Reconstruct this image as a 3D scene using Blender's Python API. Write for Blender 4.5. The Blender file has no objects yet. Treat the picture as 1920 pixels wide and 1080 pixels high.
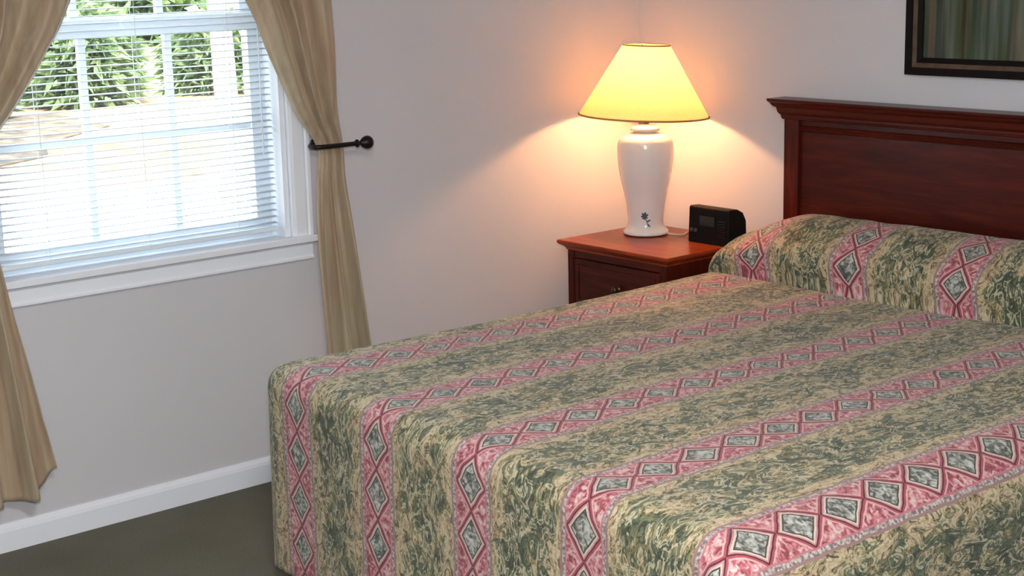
import bpy, bmesh, math, random
from mathutils import Vector, Matrix, noise
random.seed(7)
PI = math.pi
C = bpy.context.scene.collection

# ------------------------------------------------------------------ camera
cam = bpy.data.cameras.new('camera')
cam_o = bpy.data.objects.new('camera', cam); C.objects.link(cam_o)
M = Matrix(((0.6505936195744557, -0.14206321614926593, 0.7460200967710825, 0.0),
            (0.7590627611846856, 0.15202819506681914, -0.6330174977734866, 0.0),
            (-0.02348758718321914, 0.9781132196847419, 0.2067434708189319, 1.65),
            (0, 0, 0, 1)))
cam_o.matrix_world = M
cam.sensor_width = 36.0; cam.lens = 2935.49 / 1920 * 36
cam.clip_start = 0.05; cam.clip_end = 300
bpy.context.scene.camera = cam_o
sc = bpy.context.scene
sc.view_settings.view_transform = 'Standard'
sc.view_settings.look = 'None'
sc.view_settings.gamma = 1.0
sc.view_settings.use_curve_mapping = False
sc.view_settings.exposure = 1.1

# ------------------------------------------------------------------ world, sun, room light
w = bpy.data.worlds.new('sky'); sc.world = w; w.use_nodes = True
bg = w.node_tree.nodes['Background']
bg.inputs[0].default_value = (0.80, 0.90, 1.0, 1); bg.inputs[1].default_value = 3.3
sun = bpy.data.lights.new('sun', 'SUN'); sun.energy = 8.0; sun.angle = 0.02; sun.color = (1, 0.95, 0.85)
sun_o = bpy.data.objects.new('sun', sun); C.objects.link(sun_o)
sun_o.rotation_euler = Vector((-0.62, 0.25, -0.9)).to_track_quat('-Z', 'Y').to_euler()

def area(name, loc, target, size, energy, color, shape='DISK'):
    l = bpy.data.lights.new(name, 'AREA'); l.shape = shape; l.size = size; l.energy = energy; l.color = color
    o = bpy.data.objects.new(name, l); C.objects.link(o); o.location = loc
    o.rotation_euler = (Vector(target) - Vector(loc)).to_track_quat('-Z', 'Y').to_euler()
    return o
area('added_fill_light', (-1.1, 0.9, 2.33), (-1.1, 0.9, 0), 0.45, 21, (1.0, 0.97, 0.94))  # overhead fill, added to brighten the room
area('camera_flash', (0.02, -0.05, 1.86), (-2.9, 2.9, 1.3), 0.22, 35, (0.94, 0.98, 1.0))

# ------------------------------------------------------------------ node helper
class S:
    """a socket with arithmetic"""
    def __init__(s, t, k): s.t, s.k = t, k
    def _m(s, op, *a, clamp=False):
        n = s.t.nodes.new('ShaderNodeMath'); n.operation = op; n.use_clamp = clamp
        for i, v in enumerate((s,) + a):
            if isinstance(v, S): s.t.links.new(v.k, n.inputs[i])
            else: n.inputs[i].default_value = v
        return S(s.t, n.outputs[0])
    def __add__(s, o): return s._m('ADD', o)
    __radd__ = __add__
    def __sub__(s, o): return s._m('SUBTRACT', o)
    def __mul__(s, o): return s._m('MULTIPLY', o)
    __rmul__ = __mul__
    def mod(s, o): return s._m('FLOORED_MODULO', o)
    def abs(s): return s._m('ABSOLUTE')
    def lt(s, o): return s._m('LESS_THAN', o)
    def gt(s, o): return s._m('GREATER_THAN', o)
    def smooth(s, a, b):
        n = s.t.nodes.new('ShaderNodeMapRange'); n.interpolation_type = 'SMOOTHSTEP'
        s.t.links.new(s.k, n.inputs[0]); n.inputs[1].default_value = a; n.inputs[2].default_value = b
        return S(s.t, n.outputs[0])

def srgb(r, g, b):
    f = lambda c: (c / 255 / 12.92) if c / 255 <= 0.04045 else ((c / 255 + 0.055) / 1.055) ** 2.4
    return (f(r), f(g), f(b), 1)

class Mat:
    def __init__(self, name, rough=0.5, spec=0.5, metal=0.0):
        m = self.m = bpy.data.materials.new(name); m.use_nodes = True
        self.t = m.node_tree; self.b = self.t.nodes['Principled BSDF']
        self.b.inputs['Roughness'].default_value = rough
        self.b.inputs['Specular IOR Level'].default_value = spec
        self.b.inputs['Metallic'].default_value = metal
    def coord(self, kind='Object', scale=(1, 1, 1), rot=(0, 0, 0)):
        tc = self.t.nodes.new('ShaderNodeTexCoord'); mp = self.t.nodes.new('ShaderNodeMapping')
        mp.inputs['Scale'].default_value = scale; mp.inputs['Rotation'].default_value = rot
        self.t.links.new(tc.outputs[kind], mp.inputs[0]); return mp.outputs[0]
    def noise(self, vec, scale, detail=2, rough=0.5, dist=0.0, out=0):
        n = self.t.nodes.new('ShaderNodeTexNoise'); n.inputs['Scale'].default_value = scale
        n.inputs['Detail'].default_value = detail; n.inputs['Roughness'].default_value = rough
        n.inputs['Distortion'].default_value = dist
        self.t.links.new(vec, n.inputs['Vector']); return S(self.t, n.outputs[out])
    def ramp(self, fac, stops, interp='LINEAR'):
        n = self.t.nodes.new('ShaderNodeValToRGB'); cr = n.color_ramp; cr.interpolation = interp
        while len(cr.elements) < len(stops): cr.elements.new(0.5)
        for e, (p, c) in zip(cr.elements, stops): e.position = p; e.color = c
        self.t.links.new(fac.k, n.inputs[0]); return S(self.t, n.outputs[0])
    def mix(self, fac, a, b, mode='MIX'):
        n = self.t.nodes.new('ShaderNodeMix'); n.data_type = 'RGBA'; n.blend_type = mode
        for i, v in ((0, fac), (6, a), (7, b)):
            if isinstance(v, S): self.t.links.new(v.k, n.inputs[i])
            else: n.inputs[i].default_value = v
        return S(self.t, n.outputs[2])
    def base(self, c):
        if isinstance(c, S): self.t.links.new(c.k, self.b.inputs['Base Color'])
        else: self.b.inputs['Base Color'].default_value = c
        return self
    def bump(self, h, strength=0.3, dist=0.01):
        n = self.t.nodes.new('ShaderNodeBump'); n.inputs['Strength'].default_value = strength
        n.inputs['Distance'].default_value = dist
        self.t.links.new(h.k, n.inputs['Height']); self.t.links.new(n.outputs[0], self.b.inputs['Normal'])
        return self
    def translucent(self, fac, color):
        t = self.t.nodes.new('ShaderNodeBsdfTranslucent'); mx = self.t.nodes.new('ShaderNodeMixShader')
        if isinstance(color, S): self.t.links.new(color.k, t.inputs[0])
        else: t.inputs[0].default_value = color
        mx.inputs[0].default_value = fac
        out = self.t.nodes['Material Output']
        self.t.links.new(self.b.outputs[0], mx.inputs[1]); self.t.links.new(t.outputs[0], mx.inputs[2])
        self.t.links.new(mx.outputs[0], out.inputs[0]); return self

MT = {}
def plain(name, col, rough=0.5, spec=0.5, metal=0.0, var=0.04, scale=8, bump=0.0, bscale=60):
    m = Mat(name, rough, spec, metal); v = m.coord()
    lo = tuple(c * (1 - var) for c in col[:3]) + (1,); hi = tuple(min(1, c * (1 + var)) for c in col[:3]) + (1,)
    m.base(m.ramp(m.noise(v, scale, 3), [(0.3, lo), (0.7, hi)]))
    if bump: m.bump(m.noise(v, bscale, 4), bump, 0.004)
    MT[name] = m.m; return m

plain('wall_paint', srgb(212, 210, 214), 0.9, 0.2, var=0.015, scale=3, bump=0.08, bscale=180)
plain('ceiling_paint', srgb(228, 226, 222), 0.95, 0.1)
plain('trim_white', srgb(243, 246, 254), 0.45, 0.4, var=0.01)
plain('vinyl_white', srgb(228, 236, 242), 0.4, 0.4, var=0.01)
plain('black_metal', srgb(38, 28, 32), 0.42, 0.5, 0.6)
plain('brass', srgb(215, 165, 70), 0.3, 0.5, 1.0)
plain('antique_brass', srgb(92, 72, 52), 0.4, 0.5, 0.8)
plain('black_plastic', srgb(16, 15, 15), 0.6, 0.15)
plain('grey_plastic', srgb(70, 71, 72), 0.4, 0.5)
plain('dark_screen', srgb(24, 24, 16), 0.12, 0.6)
plain('motif_grey', srgb(78, 84, 92), 0.4, 0.4)
plain('frame_black', srgb(20, 14, 15), 0.6, 0.12, var=0.2, scale=20)
plain('frame_gold', srgb(92, 74, 60), 0.55, 0.2, 0.2, var=0.25, scale=30)
plain('mattress_white', srgb(220, 218, 212), 0.9, 0.2)
plain('cord_white', srgb(222, 205, 180), 0.5, 0.4)
plain('concrete', srgb(246, 244, 238), 0.9, 0.1, var=0.03, scale=0.7)
plain('bark', srgb(150, 122, 96), 0.95, 0.1, var=0.4, scale=9, bump=0.6, bscale=30)
plain('pale_bark', srgb(140, 128, 116), 0.95, 0.1, var=0.25, scale=6, bump=0.6, bscale=30)

m = Mat('carpet', 0.98, 0.1); v = m.coord()
n = m.noise(v, 260, 3, 0.7); n2 = m.noise(v, 3.0, 3)
c1 = m.ramp(n, [(0.3, srgb(88, 88, 78)), (0.7, srgb(128, 128, 116))])
m.base(m.mix(0.25, c1, m.ramp(n2, [(0.35, srgb(90, 88, 74)), (0.65, srgb(116, 116, 104))]))).bump(n, 0.6, 0.004)
MT['carpet'] = m.m

def wood(name, scale, rot=(0, 0, 0), dark=(52, 14, 9), light=(98, 32, 18), rough=0.3):
    m = Mat(name, rough, 0.5); v = m.coord('Object', scale, rot)
    n = m.noise(v, 2.2, 6, 0.62, 0.6); g = m.noise(v, 9, 4, 0.6)
    c = m.ramp(n, [(0.3, srgb(*dark)), (0.52, srgb(*[(a + b) // 2 for a, b in zip(dark, light)])), (0.72, srgb(*light))])
    m.base(m.mix(0.18, c, m.ramp(g, [(0.4, srgb(*dark)), (0.6, srgb(*light))])))
    m.b.inputs['Specular IOR Level'].default_value = 0.22
    MT[name] = m.m
wood('cherry_horizontal', (1.2, 14, 14))
wood('cherry_vertical', (14, 14, 1.2))
wood('cherry_top', (1.6, 12, 12), dark=(118, 42, 20), light=(172, 76, 38), rough=0.3)

# ceramic
m = Mat('ceramic', 0.16, 0.5); v = m.coord()
m.base(m.ramp(m.noise(v, 5, 2), [(0.3, srgb(232, 224, 220)), (0.7, srgb(240, 233, 230))]))
m.b.inputs['Coat Weight'].default_value = 0.5; MT['ceramic'] = m.m
# lamp shade cloth
m = Mat('shade_cloth', 0.9, 0.1); v = m.coord('Object', (60, 60, 8))
c = m.ramp(m.noise(v, 4, 2), [(0.35, srgb(214, 202, 172)), (0.65, srgb(222, 210, 182))])
m.base(c).translucent(0.72, m.mix(1.0, c, (0.96, 0.76, 0.54, 1), 'MULTIPLY')); MT['shade_cloth'] = m.m
plain('shade_trim', srgb(170, 140, 100), 0.85, 0.1)
m = Mat('bulb_glass', 0.5, 0.2); m.base(srgb(255, 240, 210))
m.b.inputs['Emission Color'].default_value = (1, 0.66, 0.3, 1); m.b.inputs['Emission Strength'].default_value = 12
MT['bulb_glass'] = m.m
m = Mat('added_opal_glass', 0.4, 0.4); m.base(srgb(245, 243, 238))
m.b.inputs['Emission Color'].default_value = (1, 0.95, 0.9, 1); m.b.inputs['Emission Strength'].default_value = 3  # glow of the added ceiling dome
MT['added_opal_glass'] = m.m

# curtain satin
m = Mat('curtain_satin', 0.55, 0.35); v = m.coord('Object', (14, 14, 0.8))
n = m.noise(v, 3, 3, 0.5); n2 = m.noise(m.coord('Object', (3, 3, 0.6)), 2.5, 2)
c = m.ramp(n, [(0.3, srgb(172, 150, 126)), (0.7, srgb(208, 190, 162))])
c = m.mix(0.35, c, m.ramp(n2, [(0.35, srgb(186, 146, 116)), (0.65, srgb(190, 182, 150))]))
m.base(c).bump(n, 0.15, 0.003).translucent(0.16, c)
m.b.inputs['Sheen Weight'].default_value = 0.3
MT['curtain_satin'] = m.m
# blind slats
m = Mat('blind_slat', 0.45, 0.4); v = m.coord(); c = m.ramp(m.noise(v, 4, 1), [(0.3, srgb(236, 240, 246)), (0.7, srgb(244, 246, 250))])
m.base(c).translucent(0.45, c); MT['blind_slat'] = m.m
# glass pane
m = bpy.data.materials.new('window_glass'); m.use_nodes = True; t = m.node_tree; t.nodes.clear()
o = t.nodes.new('ShaderNodeOutputMaterial'); tr = t.nodes.new('ShaderNodeBsdfTransparent'); gl = t.nodes.new('ShaderNodeBsdfGlossy')
tr.inputs[0].default_value = (0.96, 0.98, 0.97, 1); gl.inputs['Roughness'].default_value = 0.02
mx = t.nodes.new('ShaderNodeMixShader'); mx.inputs[0].default_value = 0.05
t.links.new(tr.outputs[0], mx.inputs[1]); t.links.new(gl.outputs[0], mx.inputs[2]); t.links.new(mx.outputs[0], o.inputs[0])
MT['window_glass'] = m
# picture print: blurred vertical colour streaks
m = Mat('picture_print', 0.4, 0.15)
v = m.coord('Object', (9, 1, 0.5)); v2 = m.coord('Object', (26, 1, 1.5))
c = m.ramp(m.noise(v, 1.6, 3), [(0.32, srgb(52, 50, 44)), (0.42, srgb(92, 104, 92)), (0.47, srgb(124, 98, 80)), (0.52, srgb(70, 84, 78)),
                               (0.58, srgb(60, 66, 36)), (0.66, srgb(66, 48, 20))])
c2 = m.ramp(m.noise(v2, 1.5, 2), [(0.38, srgb(40, 32, 20)), (0.5, srgb(66, 80, 54)), (0.62, srgb(108, 116, 104))])
m.base(m.mix(0.4, c, c2)); MT['picture_print'] = m.m
# outside
m = Mat('mulch_ground', 0.95, 0.1); v = m.coord()
m.base(m.ramp(m.noise(v, 2.5, 5, 0.7), [(0.3, srgb(128, 100, 78)), (0.55, srgb(158, 130, 102)), (0.75, srgb(180, 160, 122))]))
MT['mulch_ground'] = m.m
plain('shaded_mulch', srgb(98, 88, 78), 0.95, 0.1, var=0.5, scale=5)  # shade on the garden bed, put into a darker ground colour
m = Mat('grass', 0.95, 0.1); v = m.coord()
m.base(m.ramp(m.noise(v, 1.2, 5, 0.7), [(0.35, srgb(100, 120, 70)), (0.65, srgb(190, 190, 130))])); MT['grass'] = m.m
def leafmat(name, a, b):
    m = Mat(name, 0.6, 0.3); v = m.coord(); c = m.ramp(m.noise(v, 2.5, 3), [(0.35, a), (0.65, b)])
    m.base(c).translucent(0.3, c); MT[name] = m.m
leafmat('leaf_green', srgb(78, 100, 66), srgb(140, 160, 112))
leafmat('leaf_dark', srgb(60, 76, 58), srgb(110, 126, 96))
leafmat('leaf_pale', srgb(190, 204, 160), srgb(230, 232, 206))

# ------------------------------------------------------------------ bedspread pattern (UV in metres)
SP, U0, DP = 0.387, -2.556, 0.1285
m = Mat('bedspread_print', 0.72, 0.3)
uv = m.t.nodes.new('ShaderNodeUVMap'); uv.uv_map = 'cloth'
sep = m.t.nodes.new('ShaderNodeSeparateXYZ'); m.t.links.new(uv.outputs[0], sep.inputs[0])
def scaled(sx, sy, off=0):
    mp = m.t.nodes.new('ShaderNodeMapping'); mp.inputs['Scale'].default_value = (sx, sy, 1)
    mp.inputs['Location'].default_value = (off, off * 0.7, off * 0.3)
    m.t.links.new(uv.outputs[0], mp.inputs[0]); return mp.outputs[0]
U, V = S(m.t, sep.outputs[0]), S(m.t, sep.outputs[1])
wob = m.noise(scaled(1, 1), 22, 2) - 0.5
wob2 = m.noise(scaled(1, 1, 5), 22, 2) - 0.5
Uw = U + wob * 0.010; Vw = V + wob2 * 0.012
du = ((Uw - (U0 - SP / 2)).mod(SP) - SP / 2).abs()
dv = ((Vw + 0.043).mod(DP) - DP / 2).abs()
A = 0.054
d = du * (1 / A) + dv * (2 / DP)
fine = m.noise(scaled(1, 1, 2), 120, 2)
fine2 = m.noise(scaled(1, 1, 9), 75, 2, dist=0.8)
# foliage field
f1 = m.noise(scaled(1.0, 0.6), 18, 5, 0.66, 1.4)
f2 = m.noise(scaled(1.0, 0.55, 3), 30, 3, 0.55, 2.2)
f3 = m.noise(scaled(1.0, 0.6, 11), 46, 2, 0.5, 1.5)
big = m.noise(scaled(1.0, 0.8, 7), 8, 2)
edge = du.smooth(0.075, 0.135)            # 0 beside the stripes, 1 mid-field
key = f1 + (edge - 0.6) * -0.17 + (big - 0.5) * 0.35
foli = m.ramp(key, [(0.0, srgb(66, 78, 58)), (0.33, srgb(80, 94, 70)), (0.42, srgb(116, 128, 98)), (0.48, srgb(140, 134, 84)),
                    (0.53, srgb(186, 162, 112)), (0.60, srgb(216, 188, 140)), (0.7, srgb(198, 160, 108)), (0.8, srgb(150, 116, 70))])
dark = (f2 - 0.43).abs().smooth(0.036, 0.012)
foli = m.mix(dark * 0.85, foli, srgb(56, 62, 46))
curl = (f2 - 0.55).abs().smooth(0.045, 0.018)
foli = m.mix(curl * 0.8, foli, srgb(232, 214, 172))
tanb = (f3 - 0.5).abs().smooth(0.03, 0.008)
foli = m.mix(tanb * 0.35, foli, srgb(120, 104, 66))
# stripe
flower = m.ramp(fine2, [(0.34, srgb(84, 86, 82)), (0.46, srgb(136, 138, 130)), (0.56, srgb(190, 190, 180)), (0.7, srgb(226, 224, 214))])
tri = m.ramp(fine2, [(0.36, srgb(150, 50, 66)), (0.46, srgb(204, 84, 100)), (0.54, srgb(222, 140, 144)), (0.66, srgb(238, 206, 196))])
st = m.mix(d.lt(1.20), tri, srgb(232, 172, 168))
st = m.mix(d.lt(1.11), st, srgb(186, 44, 72))
st = m.mix(d.lt(1.00), st, srgb(92, 38, 48))
st = m.mix(d.lt(0.92), st, srgb(214, 130, 136))
st = m.mix(d.lt(0.84), st, srgb(232, 208, 188))
st = m.mix(d.lt(0.74), st, srgb(86, 76, 70))
st = m.mix(d.lt(0.66), st, flower)
st = m.mix(du.gt(A), st, srgb(210, 110, 124))
dots = m.ramp(fine, [(0.4, srgb(140, 112, 118)), (0.5, srgb(186, 166, 160)), (0.6, srgb(222, 208, 196))])
st = m.mix(du.gt(A + 0.004), st, dots)
st = m.mix(du.gt(A + 0.014), st, srgb(172, 130, 124))
col = m.mix(du.lt(A + 0.020), foli, st)
speck = m.ramp(m.noise(scaled(1, 1, 4), 260, 2), [(0.3, (0.80, 0.80, 0.80, 1)), (0.7, (1.1, 1.1, 1.1, 1))])
col = m.mix(0.6, col, speck, 'MULTIPLY')
hs = m.t.nodes.new('ShaderNodeHueSaturation'); hs.inputs['Saturation'].default_value = 0.84; hs.inputs['Value'].default_value = 0.78
m.t.links.new(col.k, hs.inputs['Color']); col = S(m.t, hs.outputs[0])
m.base(col).bump(m.noise(scaled(1, 1, 1), 26, 3) + fine * 0.25, 0.45, 0.006)
m.b.inputs['Sheen Weight'].default_value = 0.15
MT['bedspread_print'] = m.m

# ------------------------------------------------------------------ mesh helpers
def obj(name, bm, mat, parent=None, smooth=False, bevel=0.0):
    me = bpy.data.meshes.new(name); bm.normal_update(); bm.to_mesh(me); bm.free()
    if smooth:
        for p in me.polygons: p.use_smooth = True
    o = bpy.data.objects.new(name, me); C.objects.link(o)
    me.materials.append(MT[mat])
    if parent:
        o.parent = parent
        P = parent; off = Vector((0, 0, 0))
        while P: off += P.location; P = P.parent
        o.location = -off
    if bevel:
        b = o.modifiers.new('bevel', 'BEVEL'); b.width = bevel; b.segments = 3; b.limit_method = 'ANGLE'
    return o
def tag(o, label, cat, group=None):
    o['label'] = label; o['category'] = cat
    if group: o['group'] = group
    return o
def thing(name, label, cat, loc, group=None):
    o = bpy.data.objects.new(name, None); C.objects.link(o); o.location = loc; o.empty_display_size = 0.1
    return tag(o, label, cat, group)
def struct(name, bm, mat, parent=None, **k):
    o = obj(name, bm, mat, parent, **k)
    if not parent: o['kind'] = 'structure'
    return o
def NB(): return bmesh.new()
def box(bm, x0, x1, y0, y1, z0, z1):
    vs = [bm.verts.new((x, y, z)) for z in (z0, z1) for y in (y0, y1) for x in (x0, x1)]
    for f in ((0, 2, 3, 1), (4, 5, 7, 6), (0, 1, 5, 4), (2, 6, 7, 3), (0, 4, 6, 2), (1, 3, 7, 5)):
        bm.faces.new([vs[i] for i in f])
    return bm
def bx(*a): return box(NB(), *a)
def lathe(bm, prof, cx, cy, n=64, cap=True, axis='z', z0=0):
    """prof: list of (radius, height)"""
    rings = []
    for r, h in prof:
        ring = []
        for i in range(n):
            a = 2 * PI * i / n
            if axis == 'z': p = (cx + r * math.cos(a), cy + r * math.sin(a), h)
            elif axis == 'y': p = (cx + r * math.cos(a), h, cy + r * math.sin(a))
            else: p = (h, cx + r * math.cos(a), cy + r * math.sin(a))
            ring.append(bm.verts.new(p))
        rings.append(ring)
    for a, b in zip(rings, rings[1:]):
        for i in range(n):
            bm.faces.new((a[i], a[(i + 1) % n], b[(i + 1) % n], b[i]))
    if cap:
        bm.faces.new(rings[0][::-1]); bm.faces.new(rings[-1])
    bmesh.ops.recalc_face_normals(bm, faces=bm.faces)
    return bm
def tube(bm, pts, rad, n=12, closed=False):
    pts = [Vector(p) for p in pts]; rads = rad if isinstance(rad, (list, tuple)) else [rad] * len(pts)
    rings = []; up = None
    for i, p in enumerate(pts):
        d = (pts[min(i + 1, len(pts) - 1)] - pts[max(i - 1, 0)]).normalized()
        if up is None:
            up = d.orthogonal().normalized()
        up = (up - d * up.dot(d)).normalized(); s = d.cross(up)
        rings.append([bm.verts.new(p + (up * math.cos(2 * PI * k / n) + s * math.sin(2 * PI * k / n)) * rads[i]) for k in range(n)])
    for a, b in zip(rings, rings[1:]):
        for k in range(n): bm.faces.new((a[k], a[(k + 1) % n], b[(k + 1) % n], b[k]))
    bm.faces.new(rings[0][::-1]); bm.faces.new(rings[-1])
    bmesh.ops.recalc_face_normals(bm, faces=bm.faces)
    return bm
def extrude_profile(bm, prof, a0, a1, fn):
    """prof: closed list of 2-D points; fn(p, q, t) -> 3-D, extruded for t in a0..a1"""
    A_ = [bm.verts.new(fn(p, q, a0)) for p, q in prof]; B_ = [bm.verts.new(fn(p, q, a1)) for p, q in prof]
    k = len(prof)
    for i in range(k): bm.faces.new((A_[i], A_[(i + 1) % k], B_[(i + 1) % k], B_[i]))
    bm.faces.new(A_[::-1]); bm.faces.new(B_)
    bmesh.ops.recalc_face_normals(bm, faces=bm.faces)
    return bm
def catmull(pts, n):
    out = []
    P = [pts[0]] + list(pts) + [pts[-1]]
    for i in range(1, len(P) - 2):
        for k in range(n):
            t = k / n
            out.append(tuple(0.5 * (2 * b + (c - a) * t + (2 * a - 5 * b + 4 * c - d) * t * t + (3 * b - a - 3 * c + d) * t ** 3)
                             for a, b, c, d in zip(P[i - 1], P[i], P[i + 1], P[i + 2])))
    out.append(tuple(pts[-1])); return out

# ------------------------------------------------------------------ room shell
XW, YW = -4.235, 4.25          # window wall plane, headboard wall plane
XR, YB, ZC = 1.9, -2.2, 2.44
OY0, OY1, OZ0, OZ1 = 1.685, 2.67, 0.79, 2.12      # window opening
struct('floor', bx(XW - 0.15, XR + 0.15, YB - 0.15, YW + 0.15, -0.12, 0), 'carpet')
struct('ceiling', bx(XW - 0.5, XR + 0.15, YB - 0.15, YW + 0.15, ZC, ZC + 0.15), 'ceiling_paint')
b = NB()
box(b, XW - 0.15, XW, YB - 0.15, OY0, 0, ZC); box(b, XW - 0.15, XW, OY1, YW + 0.15, 0, ZC)
box(b, XW - 0.15, XW, OY0, OY1, 0, OZ0 - 0.02); box(b, XW - 0.15, XW, OY0, OY1, OZ1, ZC)
struct('wall_left', b, 'wall_paint')
struct('wall_back', bx(XW, XR, YW, YW + 0.15, 0, ZC), 'wall_paint')
struct('wall_right', bx(XR, XR + 0.15, YB - 0.15, YW + 0.15, 0, ZC), 'wall_paint')
struct('wall_front', bx(XW, XR, YB - 0.15, YB, 0, ZC), 'wall_paint')
bp = [(0, 0), (0.015, 0), (0.015, 0.060), (0.012, 0.070), (0.007, 0.076), (0.004, 0.082), (0, 0.082)]
struct('baseboard_left', extrude_profile(NB(), bp, YB, YW, lambda p, q, t: (XW + p, t, q)), 'trim_white')
struct('baseboard_back', extrude_profile(NB(), bp, XW + 0.015, XR, lambda p, q, t: (t, YW - p, q)), 'trim_white')

# ------------------------------------------------------------------ window
XS = XW - 0.10                                     # plane of the sashes
wn = struct('window_1', bx(XW - 0.149, XW - 0.001, OY0 + 0.001, OY0 + 0.02, OZ0, OZ1), 'trim_white')   # jamb
struct('window_jamb', bx(XW - 0.149, XW - 0.001, OY1 - 0.02, OY1 - 0.001, OZ0, OZ1), 'trim_white', wn)
struct('window_jamb', bx(XW - 0.149, XW - 0.001, OY0 + 0.02, OY1 - 0.02, OZ1 - 0.02, OZ1 - 0.001), 'trim_white', wn)
cp = [(0, 0), (0.014, 0), (0.018, 0.012), (0.018, 0.05), (0.015, 0.056), (0.02, 0.062), (0.02, 0.072), (0, 0.072)]
b = NB()
extrude_profile(b, cp, OZ0, OZ1 + 0.07, lambda p, q, t: (XW + p, OY1 + q, t))
struct('window_casing', b, 'trim_white', wn)
b = NB(); extrude_profile(b, cp, OZ0, OZ1 + 0.07, lambda p, q, t: (XW + p, OY0 - q, t))
struct('window_casing', b, 'trim_white', wn)
b = NB(); extrude_profile(b, cp, OY0 - 0.072, OY1 + 0.072, lambda p, q, t: (XW + p + 0.002, t, OZ1 + q))
struct('window_casing', b, 'trim_white', wn)
b = NB(); box(b, XW - 0.149, XW + 0.036, OY0 + 0.001, OY1 - 0.001, OZ0 - 0.022, OZ0)
box(b, XW, XW + 0.036, OY0 - 0.088, OY0 + 0.001, OZ0 - 0.022, OZ0); box(b, XW, XW + 0.036, OY1 - 0.001, OY1 + 0.088, OZ0 - 0.022, OZ0)
struct('window_sill', b, 'trim_white', wn, bevel=0.004)
ap = [(0, 0), (0.018, 0.0), (0.018, 0.006), (0.012, 0.012), (0.012, 0.045), (0.018, 0.052), (0, 0.056)]
b = NB(); extrude_profile(b, ap, OY0 - 0.072, OY1 + 0.072, lambda p, q, t: (XW + p, t, OZ0 - 0.078 + q))
struct('window_apron', b, 'trim_white', wn)
def sash(name, xs, z0, z1, bot, top):
    y0, y1, st = OY0 + 0.02, OY1 - 0.02, 0.052
    b = NB()
    box(b, xs - 0.018, xs + 0.018, y0, y0 + st, z0, z1); box(b, xs - 0.018, xs + 0.018, y1 - st, y1, z0, z1)
    box(b, xs - 0.018, xs + 0.018, y0 + st, y1 - st, z0, z0 + bot); box(b, xs - 0.018, xs + 0.018, y0 + st, y1 - st, z1 - top, z1)
    s = struct(name, b, 'vinyl_white', wn)
    b = NB(); g0, g1 = y0 + st, y1 - st; zm = (z0 + bot + z1 - top) / 2
    for k in (1, 2):
        yc = g0 + (g1 - g0) * k / 3; yc += 0.008; box(b, xs - 0.009, xs + 0.009, yc - 0.011, yc + 0.011, z0 + bot, z1 - top)
    box(b, xs - 0.0085, xs + 0.0085, g0, g1, zm - 0.012, zm + 0.012)
    struct('muntin_grid', b, 'vinyl_white', s)
    struct('glass_pane', bx(xs - 0.002, xs + 0.002, g0, g1, z0 + bot, z1 - top), 'window_glass', s)
    return s
sash('lower_sash', XS, OZ0, 1.50, 0.055, 0.05)
sash('upper_sash', XS - 0.037, 1.455, OZ1 - 0.02, 0.05, 0.045)
b = lathe(NB(), [(0.016, XS + 0.018), (0.014, XS + 0.03)], 2.18, 1.485, 16, axis='x')
struct('sash_lock', b, 'vinyl_white', wn)

# mini blind hanging in the window recess
XBL = XW - 0.045
bl = thing('window_blind', 'white horizontal mini blind, lowered and open, hanging in the window recess', 'blind', (XBL, 2.18, OZ1 - 0.02))
by0, by1 = OY0 + 0.026, OY1 - 0.026
obj('headrail', bx(XBL - 0.014, XBL + 0.014, by0, by1, OZ1 - 0.046, OZ1 - 0.021), 'vinyl_white', bl)
b = NB(); z = 0.835; nsl = 0
while z < OZ1 - 0.055:
    tl = 0.0017 * math.sin(z * 40)
    pr = []
    for k in range(5):
        s_ = -1 + k / 2; pr.append((XBL + 0.0112 * s_, z + 0.0012 * (1 - s_ * s_) - 0.0012 * s_ + tl * 0))
    top = [[b.verts.new((x, y, zz)) for x, zz in pr] for y in (by0, by1)]
    for k in range(4): b.faces.new((top[0][k], top[0][k + 1], top[1][k + 1], top[1][k]))
    z += 0.0205; nsl += 1
o = obj('slats', b, 'blind_slat', bl, smooth=True)
sm = o.modifiers.new('s', 'SOLIDIFY'); sm.thickness = 0.0006
obj('bottom_rail', bx(XBL - 0.0125, XBL + 0.0125, by0, by1, 0.808, 0.822), 'vinyl_white', bl, bevel=0.003)
for yc in (1.87, 2.19, 2.50):
    b = NB()
    for dx in (-0.013, 0.013): tube(b, [(XBL + dx, yc, 0.815), (XBL + dx, yc, OZ1 - 0.03)], 0.0009, 6)
    obj('ladder_cord', b, 'vinyl_white', bl)
b = tube(NB(), [(XBL + 0.02, 2.605, OZ1 - 0.04), (XBL + 0.02, 2.60, 1.06)], 0.0022, 8)
obj('tilt_wand', b, 'vinyl_white', bl)

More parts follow.
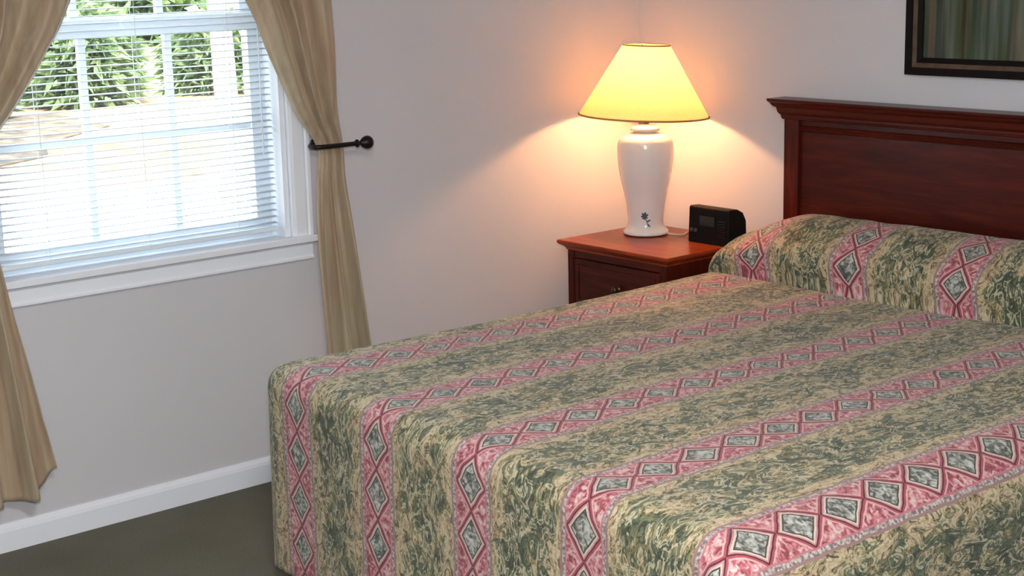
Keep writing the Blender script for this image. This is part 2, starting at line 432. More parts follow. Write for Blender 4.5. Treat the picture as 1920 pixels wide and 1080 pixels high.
# ------------------------------------------------------------------ curtains
XC = XW + 0.085
def curtain(name, label, rows, folds, seed, hem=None):
    zs = [r[0] for r in rows]
    prof = catmull(rows, 14)
    NU = 220
    b = NB(); grid = []
    rnd = random.Random(seed); ph = [rnd.uniform(-0.6, 0.6) for _ in range(12)]
    for (z, ya, yb, amp, xo) in prof:
        row = []
        for i in range(NU + 1):
            u = i / NU
            uu = u + 0.03 * math.sin(2 * PI * (u * 1.3) + z * 2.0)
            f = math.sin(2 * PI * folds * uu + ph[0] + 0.5 * math.sin(z * 3 + ph[1]))
            g = math.sin(2 * PI * folds * 2.3 * uu + ph[2] + z * 0.9)
            wv = (abs(f) ** 0.75) * (1 if f > 0 else -1)
            sag = 0.5 * math.sin(3 * PI * u + ph[3])
            x = XC + xo + amp * (1.25 * wv + 0.30 * g + sag * 0.7)
            x = max(x, XW + 0.026)
            y = ya + (yb - ya) * u + 0.35 * amp * math.cos(2 * PI * folds * uu + ph[4]) * math.sin(PI * u)
            zz = z
            if hem and z < hem[0]:
                pass
            row.append(b.verts.new((x, y, zz)))
        grid.append(row)
    if hem:
        zh, zl = hem      # lift the hem at the free edge
        for r_, (z, *_q) in zip(grid, prof):
            k = max(0.0, min(1.0, (zh - z) / (zh - zl)))
            for i, v_ in enumerate(r_):
                u = i / NU; v_.co.z += 0.075 * k * max(0, (u - 0.72) / 0.28) ** 1.4
    for r0, r1 in zip(grid, grid[1:]):
        for i in range(NU): b.faces.new((r0[i], r0[i + 1], r1[i + 1], r1[i]))
    o = obj(name, b, 'curtain_satin', None, smooth=True)
    s_ = o.modifiers.new('thick', 'SOLIDIFY'); s_.thickness = 0.0022
    tag(o, label, 'curtain', 'tan drapes tied back at the window')
    return o
# rows: z, y left, y right, pleat amplitude, distance offset
CR = [(2.245, 2.19, 2.80, 0.020, 0.0), (1.95, 2.275, 2.80, 0.022, 0.0), (1.54, 2.508, 2.808, 0.022, 0.0), (1.38, 2.572, 2.815, 0.020, 0.0),
      (1.20, 2.662, 2.829, 0.014, -0.018), (1.07, 2.754, 2.862, 0.010, -0.044), (0.95, 2.732, 2.858, 0.012, -0.026), (0.75, 2.703, 2.874, 0.018, 0.0),
      (0.43, 2.714, 2.912, 0.024, 0.0), (0.17, 2.72, 2.94, 0.026, 0.0)]
CL = [(2.245, 1.56, 2.18, 0.020, 0.0), (1.95, 1.56, 2.12, 0.024, 0.0), (1.56, 1.575, 1.957, 0.026, 0.0), (1.42, 1.57, 1.872, 0.024, 0.0),
      (1.295, 1.555, 1.785, 0.018, -0.01), (1.07, 1.515, 1.625, 0.010, -0.044), (0.93, 1.52, 1.672, 0.014, -0.02), (0.70, 1.495, 1.705, 0.020, 0.0),
      (0.475, 1.47, 1.744, 0.022, 0.0), (0.165, 1.44, 1.785, 0.024, 0.0)]
curtain('curtain', 'tan satin curtain panel gathered to the right side of the window', CR, 2.8, 3)
curtain('curtain', 'tan satin curtain panel at the left edge of the photo, hem hanging free', CL, 2.9, 11, hem=(0.40, 0.165))
rod = thing('curtain_rod', 'dark metal curtain rod above the window', 'curtain rod', (XC, 2.18, 2.26))
obj('rod', tube(NB(), [(XC, 1.47, 2.262), (XC, 2.89, 2.262)], 0.009, 16), 'black_metal', rod)
for y in (1.47, 2.89):
    s_ = -1 if y < 2 else 1
    obj('finial', lathe(NB(), [(0.006, y), (0.012, y + s_ * 0.01), (0.022, y + s_ * 0.03), (0.012, y + s_ * 0.05), (0.002, y + s_ * 0.055)], XC, 2.262, 20, axis='y'), 'black_metal', rod, smooth=True)
    obj('bracket', tube(NB(), [(XW, y - s_ * 0.03, 2.262), (XC, y - s_ * 0.03, 2.262)], 0.006, 10), 'black_metal', rod)

def holdback(yin, sgn, label):
    h = thing('curtain_holdback', label, 'curtain holdback', (XW, yin, 1.075), 'dark metal curtain holdbacks')
    P = catmull([(XW + o_, yin + sgn * q, 1.077) for o_, q in ((0.003, 0), (0.028, -0.034), (0.062, -0.054), (0.086, -0.046), (0.095, -0.016), (0.098, 0.04), (0.098, 0.096))], 8)
    obj('arm', tube(NB(), P, 0.0076, 14), 'black_metal', h, smooth=True)
    obj('wall_plate', lathe(NB(), [(0.019, XW), (0.019, XW + 0.003), (0.012, XW + 0.007)], yin, 1.077, 24, axis='x'), 'black_metal', h)
    y = yin + sgn * 0.092
    pr = [(0.0062, 0), (0.010, 0.003), (0.0105, 0.007), (0.006, 0.011), (0.0055, 0.017), (0.010, 0.024), (0.0150, 0.033), (0.0176, 0.043), (0.0165, 0.053), (0.0105, 0.062), (0.002, 0.0655)]
    pr = catmull([(r_ * 1.22, q) for r_, q in pr], 3)
    obj('ball_finial', lathe(NB(), [(max(r_, .001), y + sgn * q) for r_, q in pr], XW + 0.098, 1.077, 24, axis='y'), 'black_metal', h, smooth=True)
    return h
holdback(2.776, 1, 'dark metal holdback with ball finial pinning the right curtain')
holdback(1.595, -1, 'dark metal holdback pinning the left curtain')

# ------------------------------------------------------------------ nightstand
ZN = 0.655
nx0, nx1, ny0, ny1 = -4.112, -3.566, 3.705, 4.17
ns = thing('nightstand', 'cherry wood nightstand with one drawer showing, in the corner beside the bed', 'nightstand', (-3.84, 3.94, 0))
b = NB()
tp = [(0.0, 0.0), (0.0, -0.010), (0.006, -0.017), (0.014, -0.021), (0.022, -0.028), (0.024, -0.034), (0.030, -0.034)]
rings = []
for o_, dz in [(0.003, 0.0)] + tp:
    if (o_, dz) == (0.0, 0.0): dz = -0.003
    rings.append([b.verts.new(p) for p in ((nx0 + o_, ny0 + o_, ZN + dz), (nx1 - o_, ny0 + o_, ZN + dz), (nx1 - o_, ny1 - o_ * .3, ZN + dz), (nx0 + o_, ny1 - o_ * .3, ZN + dz))])
for a_, c_ in zip(rings, rings[1:]):
    for i in range(4): b.faces.new((a_[i], a_[(i + 1) % 4], c_[(i + 1) % 4], c_[i]))
b.faces.new(rings[0]); b.faces.new(rings[-1][::-1]); bmesh.ops.recalc_face_normals(b, faces=b.faces)
obj('top', b, 'cherry_top', ns)
cx0, cx1, cy0, cy1 = nx0 + 0.028, nx1 - 0.028, ny0 + 0.028, ny1 - 0.01
b = NB()
box(b, cx0, cx0 + 0.02, cy0 + .02, cy1, 0.07, ZN - 0.034); box(b, cx1 - 0.02, cx1, cy0 + .02, cy1, 0.07, ZN - 0.034)
box(b, cx0 + .02, cx1 - .02, cy1 - 0.012, cy1, 0.07, ZN - 0.034); box(b, cx0 + .02, cx1 - .02, cy0 + .02, cy1 - .012, 0.07, 0.09)
obj('carcass', b, 'cherry_vertical', ns)
for x0 in (cx0, cx1 - 0.032):
    b = bx(x0, x0 + 0.032, cy0, cy0 + 0.02, 0.0, ZN - 0.034)
    box(b, x0 + 0.004, x0 + 0.007, cy0 - 0.002, cy0 + .001, 0.05, ZN - 0.05); box(b, x0 + 0.024, x0 + 0.028, cy0 - 0.002, cy0 + .001, 0.05, ZN - 0.05)
    obj('corner_post', b, 'cherry_vertical', ns)
obj('front_rail', bx(cx0 + .032, cx1 - .032, cy0 + .003, cy0 + .02, ZN - 0.06, ZN - 0.034), 'cherry_horizontal', ns)
obj('plinth', bx(cx0 + .032, cx1 - .032, cy0 + .003, cy0 + .02, 0.03, 0.09), 'cherry_horizontal', ns)
for z0, z1 in ((0.42, ZN - 0.064), (0.26, 0.412), (0.096, 0.252)):
    dr = obj('drawer', bx(cx0 + .036, cx1 - .036, cy0 - 0.001, cy0 + .018, z0, z1), 'cherry_horizontal', ns, bevel=0.004)
    b = NB(); fx0, fx1 = cx0 + .052, cx1 - .052
    for (a0, a1, c0, c1) in ((fx0, fx1, z1 - .026, z1 - .020), (fx0, fx1, z0 + .020, z0 + .026), (fx0, fx0 + .006, z0 + .026, z1 - .026), (fx1 - .006, fx1, z0 + .026, z1 - .026)):
        box(b, a0, a1, cy0 - 0.004, cy0 - 0.0012, c0, c1)
    obj('drawer_moulding', b, 'cherry_horizontal', dr)
    zc = (z0 + z1) / 2 + 0.004; xm = (cx0 + cx1) / 2
    kb = lathe(NB(), [(0.013, cy0 - 0.001), (0.013, cy0 - 0.004), (0.005, cy0 - 0.006), (0.005, cy0 - 0.014), (0.012, cy0 - 0.018), (0.014, cy0 - 0.023), (0.010, cy0 - 0.028), (0.002, cy0 - 0.030)], xm + .012, zc, 24, axis='y')
    obj('knob', kb, 'antique_brass', dr, smooth=True)

# ------------------------------------------------------------------ lamp
lx, ly = -3.955, 4.0
lp = thing('table_lamp', 'lit table lamp with white ceramic vase base and cream cone shade on the nightstand', 'lamp', (lx, ly, ZN))
K = 1 / 516.0     # metres per picture pixel at the lamp, used to size the profile
body = [(0.078, 0.0), (0.0825, 0.004), (0.081, 0.012), (0.0735, 0.020), (0.066, 0.030), (0.0635, 0.044), (0.0645, 0.065), (0.068, 0.095), (0.074, 0.130),
        (0.083, 0.170), (0.0925, 0.212), (0.0985, 0.252), (0.1010, 0.290), (0.1005, 0.318), (0.0960, 0.338), (0.086, 0.351), (0.070, 0.359), (0.052, 0.364), (0.040, 0.368), (0.036, 0.371)]
pr = catmull(body, 4)
obj('ceramic_body', lathe(NB(), [(r_, ZN + 0.003 + q) for r_, q in pr], lx, ly, 72), 'ceramic', lp, smooth=True)
zb = ZN + 0.374
obj('neck_cap', lathe(NB(), [(0.040, zb), (0.052, zb + 0.004), (0.053, zb + 0.010), (0.046, zb + 0.018), (0.024, zb + 0.022), (0.014, zb + 0.026)], lx, ly, 40), 'ceramic', lp, smooth=True)
obj('socket', lathe(NB(), [(0.010, zb + 0.026), (0.018, zb + 0.032), (0.018, zb + 0.052), (0.014, zb + 0.058), (0.015, zb + 0.085), (0.012, zb + 0.09)], lx, ly, 28), 'brass', lp, smooth=True)
obj('light_bulb', lathe(NB(), catmull([(0.012, zb + 0.09), (0.014, zb + 0.10), (0.026, zb + 0.125), (0.030, zb + 0.15), (0.024, zb + 0.172), (0.010, zb + 0.184), (0.002, zb + 0.186)], 3), lx, ly, 28), 'bulb_glass', lp, smooth=True)
zs0, zs1 = 1.085, 1.335
R0, R1 = 0.2325, 0.0835
b = NB(); lathe(b, [(R0 + (R1 - R0) * k / 12, zs0 + (zs1 - zs0) * k / 12) for k in range(13)], lx, ly, 96, cap=False)
sh = obj('lamp_shade', b, 'shade_cloth', lp, smooth=True)
def ring(z, r, rad): return tube(NB(), [(lx + r * math.cos(2 * PI * i / 72), ly + r * math.sin(2 * PI * i / 72), z) for i in range(73)], rad, 8)
obj('shade_trim', ring(zs0 + 0.001, R0, 0.0034), 'shade_trim', sh, smooth=True)
obj('shade_trim', ring(zs1 - 0.001, R1, 0.0028), 'shade_trim', sh, smooth=True)
b = NB()
for s0 in (-1, 1):
    tube(b, catmull([(lx + s0 * 0.016, ly, zb + 0.052), (lx + s0 * 0.055, ly, zb + 0.12), (lx + s0 * 0.05, ly, zb + 0.22), (lx, ly, zs1 - 0.012)], 8), 0.0016, 8)
for k in range(3):
    a = 2 * PI * k / 3 + .4
    tube(b, [(lx, ly, zs1 - 0.012), (lx + R1 * math.cos(a), ly + R1 * math.sin(a), zs1 - 0.002)], 0.0014, 8)
obj('harp', b, 'brass', lp)
# painted motif low on the body, facing the room
dirv = Vector((0.7, -0.71)).normalized()
def body_r(h):
    for (r0, h0), (r1, h1) in zip(pr, pr[1:]):
        if h0 <= h <= h1: return r0 + (r1 - r0) * (h - h0) / max(1e-6, h1 - h0)
    return 0.07
b = NB()
def petal(cu, ch, ang, L, W):
    vs = []
    for i in range(12):
        a = 2 * PI * i / 12; pu, ph_ = L / 2 * math.cos(a) + L / 2, W / 2 * math.sin(a)
        u = cu + pu * math.cos(ang) - ph_ * math.sin(ang); h = ch + pu * math.sin(ang) + ph_ * math.cos(ang)
        r_ = body_r(h) + 0.0009; th = math.atan2(dirv.y, dirv.x) + u / r_
        vs.append(b.verts.new((lx + r_ * math.cos(th), ly + r_ * math.sin(th), ZN + 0.003 + h)))
    b.faces.new(vs)
for k in range(6): petal(-0.004, 0.074, k * PI / 3 + 0.3, 0.014, 0.008)
petal(-0.004, 0.074, -1.25, 0.045, 0.003); petal(0.003, 0.052, 0.4, 0.016, 0.006); petal(-0.001, 0.06, 2.7, 0.014, 0.005); petal(0.006, 0.045, -0.9, 0.016, 0.005)
bmesh.ops.recalc_face_normals(b, faces=b.faces)
mo = obj('flower_motif', b, 'motif_grey', lp); mo['label'] = 'small grey flower painted near the foot'
cord = catmull([(lx + 0.075, ly + 0.02, ZN + 0.012), (lx + 0.11, ly + 0.02, ZN + 0.010), (lx + 0.125, ly + 0.06, ZN + 0.004), (lx + 0.10, ly + 0.12, ZN + 0.004),
                (lx + 0.10, ly + 0.176, ZN + 0.005), (lx + 0.10, ly + 0.21, ZN - 0.05), (lx + 0.10, ly + 0.232, ZN - 0.3)], 8)
obj('power_cord', tube(NB(), cord, 0.0028, 8), 'cord_white', lp, smooth=True)
tilt = Matrix.Translation((lx, ly, 1.2)) @ Matrix.Rotation(0.045, 4, Vector((-0.76, 0.65, 0))) @ Matrix.Translation((-lx, -ly, -1.2))
for o_ in [sh] + list(sh.children): o_.data.transform(tilt)     # the shade sits slightly crooked
pl = bpy.data.lights.new('lamp_bulb_light', 'POINT'); pl.energy = 76; pl.color = (1.0, 0.43, 0.17); pl.shadow_soft_size = 0.032
plo = bpy.data.objects.new('lamp_bulb_light', pl); C.objects.link(plo); plo.location = (lx, ly, zb + 0.155)

# ------------------------------------------------------------------ clock radio
ck = thing('clock_radio', 'black clock radio standing on the nightstand beside the bed pillows', 'clock radio', (-3.65, 4.03, ZN))
kx0, kx1, ky0, kz0, kz1 = -3.742, -3.555, 3.995, ZN, ZN + 0.128
b = NB()
prof = [(0.0, 0.0), (0.006, kz1 - kz0 - 0.004), (0.012, kz1 - kz0), (0.05, kz1 - kz0 - 0.002), (0.078, kz1 - kz0 - 0.016), (0.094, kz1 - kz0 - 0.045), (0.098, 0.0)]
extrude_profile(b, prof, kx0, kx1, lambda p, q, t: (t, ky0 + p, kz0 + q))
obj('housing', b, 'black_plastic', ck, bevel=0.004)
obj('display', bx(kx0 + 0.055, kx0 + 0.125, ky0 - 0.0005, ky0 + 0.008, kz0 + 0.062, kz0 + 0.098), 'dark_screen', ck)
for xx in (0.016, 0.036):
    obj('control_button', lathe(NB(), [(0.0065, ky0 - 0.003), (0.0065, ky0 + 0.006)], kx0 + xx, kz0 + 0.044, 16, axis='y'), 'grey_plastic', ck)
b = NB()
for k in range(7): box(b, kx0 + 0.14, kx1 - 0.012, ky0 - 0.0006, ky0 + 0.006, kz0 + 0.03 + k * 0.009, kz0 + 0.033 + k * 0.009)
obj('speaker_grille', b, 'dark_screen', ck)

# ------------------------------------------------------------------ bed
bx0, bx1, by_f, by_h, ZB = -3.515, -1.712, 2.045, 4.19, 0.600
bed = thing('bed', 'king bed with tall cherry wood headboard against the back wall', 'bed', (-2.59, 3.1, 0))
HX0, HX1, HY = -3.472, -1.70, 4.185
hb = obj('headboard', bx(HX0 + 0.06, HX1 - 0.06, HY + 0.014, HY + 0.045, 0.30, 1.085), 'cherry_horizontal', bed)
for x0, x1 in ((HX0, HX0 + 0.062), (HX1 - 0.062, HX1)):
    b = bx(x0, x1, HY, HY + 0.055, 0.0, 1.088)
    obj('side_post', b, 'cherry_vertical', hb, bevel=0.002)
b = NB()   # crown moulding stepped out in front and round both ends
crown = [(0.000, 1.086), (0.010, 1.088), (0.014, 1.096), (0.014, 1.102), (0.020, 1.104), (0.030, 1.112), (0.034, 1.124), (0.036, 1.128), (0.046, 1.130), (0.056, 1.136), (0.064, 1.144), (0.074, 1.148), (0.076, 1.154), (0.076, 1.157)]
rings = []
for o_, z in crown:
    rings.append([b.verts.new(p) for p in ((HX0 - o_ * .62, HY - o_ * .5, z), (HX1 + o_ * .62, HY - o_ * .5, z), (HX1 + o_ * .62, HY + 0.055, z), (HX0 - o_ * .62, HY + 0.055, z))])
for a_, c_ in zip(rings, rings[1:]):
    for i in range(4): b.faces.new((a_[i], a_[(i + 1) % 4], c_[(i + 1) % 4], c_[i]))
b.faces.new(rings[0][::-1]); b.faces.new(rings[-1]); bmesh.ops.recalc_face_normals(b, faces=b.faces)
obj('crown_moulding', b, 'cherry_horizontal', hb)
pb = [(0, 0), (0.008, 0.002), (0.011, 0.008), (0.006, 0.014), (0.009, 0.020), (0.0, 0.022)]
obj('panel_bead', extrude_profile(NB(), pb, HX0 + 0.062, HX1 - 0.062, lambda p, q, t: (t, HY + 0.014 - p, 1.046 + q)), 'cherry_horizontal', hb)
obj('mattress', bx(bx0 + 0.03, bx1 - 0.06, by_f + 0.09, HY - 0.01, 0.30, ZB - 0.014), 'mattress_white', bed, bevel=0.03)
obj('box_spring', bx(bx0 + 0.035, bx1 - 0.035, by_f + 0.11, HY - 0.012, 0.10, 0.299), 'mattress_white', bed, bevel=0.01)
for x in (bx0 + 0.12, bx1 - 0.12):
    for y in (by_f + 0.12, HY - 0.14):
        obj('leg', lathe(NB(), [(0.02, 0.0), (0.022, 0.10)], x, y, 16), 'black_plastic', bed)

# bedspread: flat top, tucked under and drawn over the pillows, hanging down the foot and both sides
YC, YP, YE, HP = 3.875, 4.075, 4.172, 0.192
def sm01(t): t = max(0.0, min(1.0, t)); return t * t * (3 - 2 * t)
ts = []      # (kind, param)
n_top = 170
rows = []    # each row: dict(y, zfun, v, drop)
RAD = 0.055; RR = 0.115
import itertools
# profile along the bed: list of (y, z at mid width, weight of pillow 0..1)
prof = []
N1 = 150
for i in range(N1 + 1):
    y = by_f + RAD + (YC - by_f - RAD) * i / N1
    prof.append((y, 0.0, 0.0))
N2 = 34
for i in range(1, N2 + 1):
    a = PI / 2 * i / N2
    yy = YC + (YP - YC) * (1 - math.cos(a) ** 0.9 if i < N2 else 1.0) - 0.022 * math.sin(min(1.0, i / N2 * 2.2) * PI) ; zz = math.sin(a) ** 0.62
    prof.append((yy, zz, 1.0))
for i in range(1, 13):
    a = i / 12
    prof.append((YP + (YE - YP) * a, 1.0 - 0.30 * a ** 1.8, 1.0))
def endw(x):
    d = min(x - bx0, bx1 - x)
    return 0.24 + 0.76 * math.sin(PI / 2 * max(0, min(1, (d + 0.03) / 0.36))) ** 0.75
def topz(x, y, h, dome=True):
    z = ZB + h * HP * endw(x)
    if h == 0:
        # crease: the cloth dips where it is tucked under the pillows
        z -= 0.022 * math.exp(-((YC - y) / 0.03) ** 2)
        z += 0.006 * noise.noise(Vector((x * 1.7, y * 1.7, 0.3))) + 0.0028 * noise.noise(Vector((x * 9, y * 9, 4)))
    else:
        z += h * (0.010 * noise.noise(Vector((x * 2.4, y * 3, 7))) + 0.004 * noise.noise(Vector((x * 12, y * 12, 1))))
    d = min(x - bx0, bx1 - x, 9)
    return z
ZBOT = 0.045
NU = 230
us = [bx0 + RAD + (bx1 - bx0 - RAD - RR) * i / NU for i in range(NU + 1)]
def side(s, ztop, RAD, wav):
    """fabric past an edge: s = 0..1 goes round the fold then down; returns (outward, z)"""
    arc = 0.16 if RAD < 0.06 else 0.16 + 0.12 * (RAD - 0.055) / 0.06
    if s < arc:
        a = PI / 2 * s / arc; return RAD * math.sin(a), ztop - RAD * (1 - math.cos(a)), s / arc * RAD * PI / 2
    t = (s - arc) / (1 - arc); zt = ztop - RAD
    return RAD + 0.004 * t + wav * t, zt + (ZBOT - zt) * t, RAD * PI / 2 + (zt - ZBOT) * t
ND = 44
SS = [i / ND for i in range(ND + 1)]
bm = NB(); uvl = bm.loops.layers.uv.new('cloth'); uvd = {}
def V_(p, uvv):
    v = bm.verts.new(p); uvd[v] = uvv; return v
# arclength along profile at mid width
vv = [0.0]
for (p, q) in zip(prof, prof[1:]):
    vv.append(vv[-1] + math.hypot(q[0] - p[0], (q[1] - p[1]) * HP))
vv = [v - (0.043 if h > 0 else 0) for v, (y, h, q) in zip(vv, prof)]     # cloth taken up by the tuck
wavef = lambda t, s: 0.006 * math.sin(t * 9 + s)
cols = []
full = []
def wv_side(y, t): return 0.010 * math.sin(y * 11 + 1.3) + 0.006 * math.sin(y * 23)
for ri, ((y, h, pw), v) in enumerate(zip(prof, vv)):
    row = []
    zl, zr = topz(bx0 + RAD, y, h), topz(bx1 - RR, y, h)
    for s in reversed(SS[1:]):
        o_, z, L = side(s, zl, RAD, wv_side(y, s)); row.append(V_((bx0 + RAD - o_, y, z), (bx0 + RAD - L, v)))
    for x in us: row.append(V_((x, y, topz(x, y, h)), (x, v)))
    for s in SS[1:]:
        o_, z, L = side(s, zr, RR, wv_side(y, s)); row.append(V_((bx1 - RR + o_, y, z), (bx1 - RR + L, v)))
    full.append(row)
# foot drop with rounded corners (fan of folds)
foot = []
for s in SS[1:]:
    row = []
    NC = len(SS) - 1
    # corner points: angle from side direction (0) to foot direction (90) in NC steps -> matches the side column count
    y0 = by_f + RAD
    for j in range(NC):            # left corner
        th = PI / 2 * j / NC
        zt = topz(bx0 + RAD, y0, 0)
        cw = 0.010 * math.sin(th * 6 + 0.6) * math.sin(th * 2)
        wl = wv_side(y0, s) * math.cos(th) ** 2 + cw + 0.006 * math.sin((bx0 + RAD) * 10) * math.sin(th) ** 2
        o_, z, L = side(s, zt, RAD, wl)
        row.append(V_((bx0 + RAD - o_ * math.cos(th), y0 - o_ * math.sin(th), z), (bx0 + RAD - L * math.cos(th), -L * math.sin(th))))
    for x in us:
        o_, z, L = side(s, topz(x, y0, 0), RAD, 0.006 * math.sin(x * 10))
        row.append(V_((x, y0 - o_, z), (x, -L)))
    for j in range(NC):
        th = PI / 2 * (NC - 1 - j) / NC
        zt = topz(bx1 - RR, y0, 0)
        cw = 0.010 * math.sin(th * 6 + 0.6) * math.sin(th * 2)
        wl = wv_side(y0, s) * math.cos(th) ** 2 + cw + 0.006 * math.sin((bx1 - RR) * 10) * math.sin(th) ** 2
        o_, z, L = side(s, zt, RAD + (RR - RAD) * math.cos(th) ** 2, wl)
        row.append(V_((bx1 - RR + o_ * math.cos(th), y0 - o_ * math.sin(th), z), (bx1 - RR + L * math.cos(th), -L * math.sin(th))))
    foot.append(row)
for r0, r1 in zip(full, full[1:]):
    for i in range(len(r0) - 1): bm.faces.new((r0[i], r0[i + 1], r1[i + 1], r1[i]))
NC = len(SS) - 1
def shear(p):   # the foot end hangs a little askew
    k = sm01(1 - (p.y - by_f) / 1.6); p.y += -0.062 * (p.x + 2.60) * k
for v in bm.verts: shear(v.co)
# stitch foot rows together and to the first top row
first = full[0]; mid0, mid1 = NC, NC + NU
prev = [first[mid0]] * NC + first[mid0:mid1 + 1] + [first[mid1]] * NC
for k, row in enumerate(foot):
    for i in range(len(row) - 1):
        q = [prev[i], prev[i + 1], row[i + 1], row[i]]
        q2 = []
        for v in q:
            if v not in q2: q2.append(v)
        if len(q2) > 2: bm.faces.new(q2[::-1])
    prev = row
# column joints: foot corner theta=0 column equals side column of first row -> weld by distance
bmesh.ops.recalc_face_normals(bm, faces=bm.faces)
for f in bm.faces:
    for lp_ in f.loops: lp_[uvl].uv = uvd[lp_.vert]
bmesh.ops.remove_doubles(bm, verts=bm.verts, dist=0.0004)
bs = obj('bedspread', bm, 'bedspread_print', None, smooth=True)
s_ = bs.modifiers.new('thick', 'SOLIDIFY'); s_.thickness = 0.006; s_.offset = 1
tag(bs, 'green and tan leaf-print bedspread with red diamond stripes, spread over bed and pillows', 'bedspread')

# ------------------------------------------------------------------ framed picture
px0, pz0, pw_, ph_ = -3.012, 1.254, 0.86, 0.66
YF = YW - 0.001
pc = thing('framed_picture', 'dark framed picture with a dull gold inner band, hanging above the headboard', 'picture', (px0 + pw_ / 2, YW, pz0))
def frame(o0, o1, d0, d1):
    b = NB(); x0, x1, z0, z1 = px0 + o0, px0 + pw_ - o0, pz0 + o0, pz0 + ph_ - o0; k = o1 - o0
    outer = [(x0, z0), (x1, z0), (x1, z1), (x0, z1)]; inner = [(x0 + k, z0 + k), (x1 - k, z0 + k), (x1 - k, z1 - k), (x0 + k, z1 - k)]
    A1 = [b.verts.new((x, YF - d0, z)) for x, z in outer]; B1 = [b.verts.new((x, YF - d1, z)) for x, z in inner]
    A0 = [b.verts.new((x, YF, z)) for x, z in outer]; B0 = [b.verts.new((x, YF, z)) for x, z in inner]
    for i in range(4):
        j = (i + 1) % 4
        b.faces.new((A1[i], A1[j], B1[j], B1[i])); b.faces.new((A0[i], B0[i], B0[j], A0[j]))
        b.faces.new((A0[i], A0[j], A1[j], A1[i])); b.faces.new((B0[i], B1[i], B1[j], B0[j]))
    bmesh.ops.recalc_face_normals(b, faces=b.faces); return b
obj('outer_frame', frame(0.0, 0.024, 0.030, 0.028), 'frame_black', pc)
obj('gold_band', frame(0.024, 0.038, 0.024, 0.019), 'frame_gold', pc)
obj('inner_frame', frame(0.038, 0.054, 0.020, 0.014), 'frame_black', pc)
obj('print', bx(px0 + 0.054, px0 + pw_ - 0.054, YF - 0.008, YF - 0.002, pz0 + 0.054, pz0 + ph_ - 0.054), 'picture_print', pc)

# unseen ceiling dome, added to carry the overhead fill light
cf = thing('added_ceiling_fixture', 'round opal glass ceiling light, unseen and added to brighten the room', 'ceiling light', (-1.1, 0.9, ZC))
obj('added_base_ring', lathe(NB(), [(0.20, ZC), (0.20, ZC - 0.02), (0.18, ZC - 0.03)], -1.1, 0.9, 48), 'brass', cf)
obj('added_glass_dome', lathe(NB(), [(0.178, ZC - 0.03), (0.165, ZC - 0.055), (0.12, ZC - 0.08), (0.05, ZC - 0.093), (0.004, ZC - 0.095)], -1.1, 0.9, 48), 'added_opal_glass', cf, smooth=True)

# ------------------------------------------------------------------ outside
ZG = -0.35
def ground(name, pts, z, mat):
    b = NB(); vs = [b.verts.new((x, y, z)) for x, y in pts]; lo = [b.verts.new((x, y, z - 0.05)) for x, y in pts]
    b.faces.new(vs); k = len(pts)
    for i in range(k): b.faces.new((vs[i], vs[(i + 1) % k], lo[(i + 1) % k], lo[i]))
    bmesh.ops.recalc_face_normals(b, faces=b.faces); o = obj(name, b, mat); o['kind'] = 'structure'; return o
ground('ground', [(-4.4, -8), (-4.4, 20), (-90, 70), (-90, -30)], ZG, 'grass')
ground('driveway', [(-4.6, -6), (-4.6, 18), (-13.4, 13), (-13.4, 1)], ZG + 0.02, 'concrete')
ground('garden_bed', [(-13.4, -2), (-13.2, 16), (-22, 20), (-22, -2)], ZG + 0.04, 'mulch_ground')
ground('shade_patch', [(-15.2, 2), (-15.0, 5.6), (-15.8, 7.0), (-17.0, 7.5), (-18.2, 8.9), (-20.5, 9.2), (-20.5, 2)], ZG + 0.055, 'shaded_mulch')  # shaded ground at the left, put in as a darker sheet
def shrub(name, cx, cy, rx, ry, h, n, mat, label, seed, leaf=(0.30, 0.05), group='shrubs across the driveway'):
    rnd = random.Random(seed); t = thing(name, label, 'shrub', (cx, cy, ZG), group)
    b = NB()
    for _ in range(n):
        a, e = rnd.uniform(0, 2 * PI), rnd.random()
        r_ = math.sqrt(rnd.random()); zz = ZG + 0.1 + h * (e ** 0.8) * math.sqrt(max(0.05, 1 - 0.7 * r_ * r_))
        p = Vector((cx + rx * r_ * math.cos(a), cy + ry * r_ * math.sin(a), zz))
        d_ = Vector((math.cos(a) + rnd.uniform(-.8, .8), math.sin(a) + rnd.uniform(-.8, .8), rnd.uniform(-0.7, 1.0))).normalized()
        L, W = leaf[0] * rnd.uniform(.6, 1.4), leaf[1] * rnd.uniform(.7, 1.3)
        s = d_.cross(Vector((rnd.uniform(-1, 1), rnd.uniform(-1, 1), rnd.uniform(-1, 1)))).normalized() * W
        q = [p, p + d_ * L * .4 + s, p + d_ * L + Vector((0, 0, -L * .2)), p + d_ * L * .4 - s]
        b.faces.new([b.verts.new(v) for v in q])
    obj('foliage', b, mat, t)
    b = NB()
    for k in range(6):
        a = k * 1.05; tube(b, [(cx + .05 * math.cos(a), cy + .05 * math.sin(a), ZG + 0.03), (cx + rx * .5 * math.cos(a), cy + ry * .5 * math.sin(a), ZG + h * .75)], [0.03, 0.012], 6)
    obj('stems', b, 'bark', t)
    return t
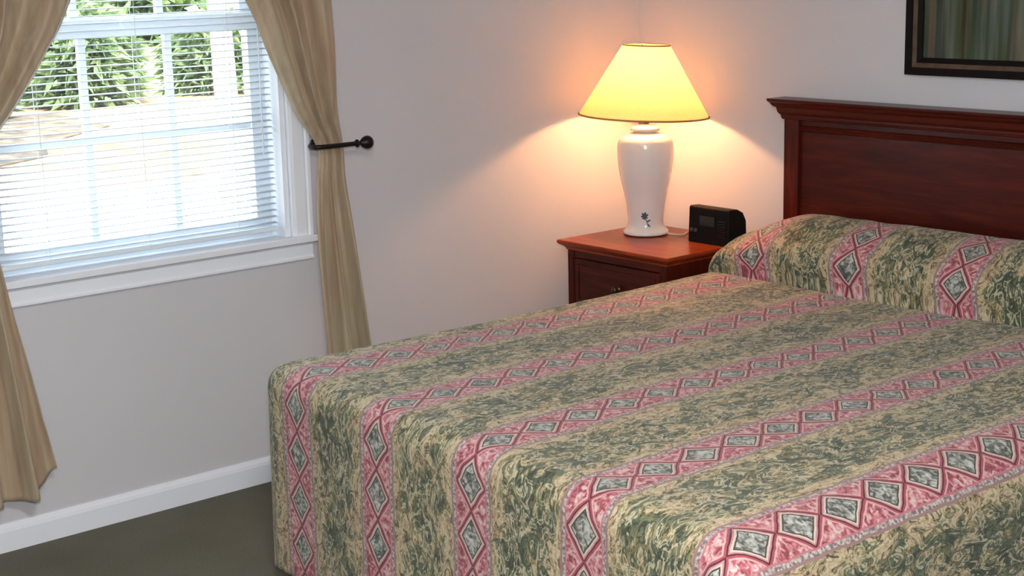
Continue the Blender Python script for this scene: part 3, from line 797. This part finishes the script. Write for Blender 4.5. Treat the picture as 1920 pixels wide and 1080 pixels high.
shrub('leafy_shrub', -20.6, 7.9, 0.62, 0.62, 1.0, 1300, 'leaf_dark', 'dark green shrub behind the left window panes', 1, (0.26, 0.05))
shrub('leafy_shrub', -21.4, 10.1, 0.75, 0.72, 1.45, 1900, 'leaf_green', 'bright green shrub behind the middle window panes', 2, (0.3, 0.055))
shrub('leafy_shrub', -21.8, 12.5, 0.7, 0.7, 1.2, 1500, 'leaf_green', 'green shrub behind the right window panes beside the tree trunk', 3, (0.3, 0.05))
shrub('pale_shrub', -24.4, 11.3, 0.9, 0.8, 1.0, 900, 'leaf_pale', 'pale whitish shrub glimpsed between the green ones behind the window', 6, (0.3, 0.09), 'pale shrubs across the driveway')
shrub('pale_shrub', -24.8, 14.4, 0.9, 0.8, 1.2, 900, 'leaf_pale', 'pale whitish shrub right of the tree trunk behind the window', 8, (0.3, 0.09), 'pale shrubs across the driveway')
shrub('tall_hedge', -38, 13.5, 2.0, 2.4, 2.2, 1500, 'leaf_dark', 'tall dark hedge far away, left behind the window', 4, (0.8, 0.2))
shrub('tall_hedge', -38, 20.5, 2.0, 2.4, 2.2, 1500, 'leaf_green', 'tall light green hedge far away, right behind the window', 5, (0.8, 0.2))
tr = thing('shade_tree', 'tree trunk standing outside behind the right window panes', 'tree', (-15.4, 9.0, ZG))
tp_ = [(-11.6, 6.75, ZG + 0.01), (-11.6, 6.75, 0.3), (-11.62, 6.74, 1.2), (-11.66, 6.70, 2.4), (-11.7, 6.6, 3.6)]
obj('trunk', tube(NB(), catmull(tp_, 6), [0.11 - 0.0015 * i for i in range(25)], 20), 'pale_bark', tr, smooth=True)
rnd = random.Random(5); b = NB()
for _ in range(2600):
    d_ = Vector((rnd.gauss(0, 1), rnd.gauss(0, 1), rnd.gauss(0, .7))).normalized() * 2.0 * rnd.random() ** .4
    p = Vector((-11.7, 6.6, 4.9)) + d_; q = [p + Vector((rnd.uniform(-.1, .1), rnd.uniform(-.1, .1), rnd.uniform(-.1, .1))) for _k in range(3)]
    b.faces.new([b.verts.new(v) for v in q])
obj('crown', b, 'leaf_green', tr)
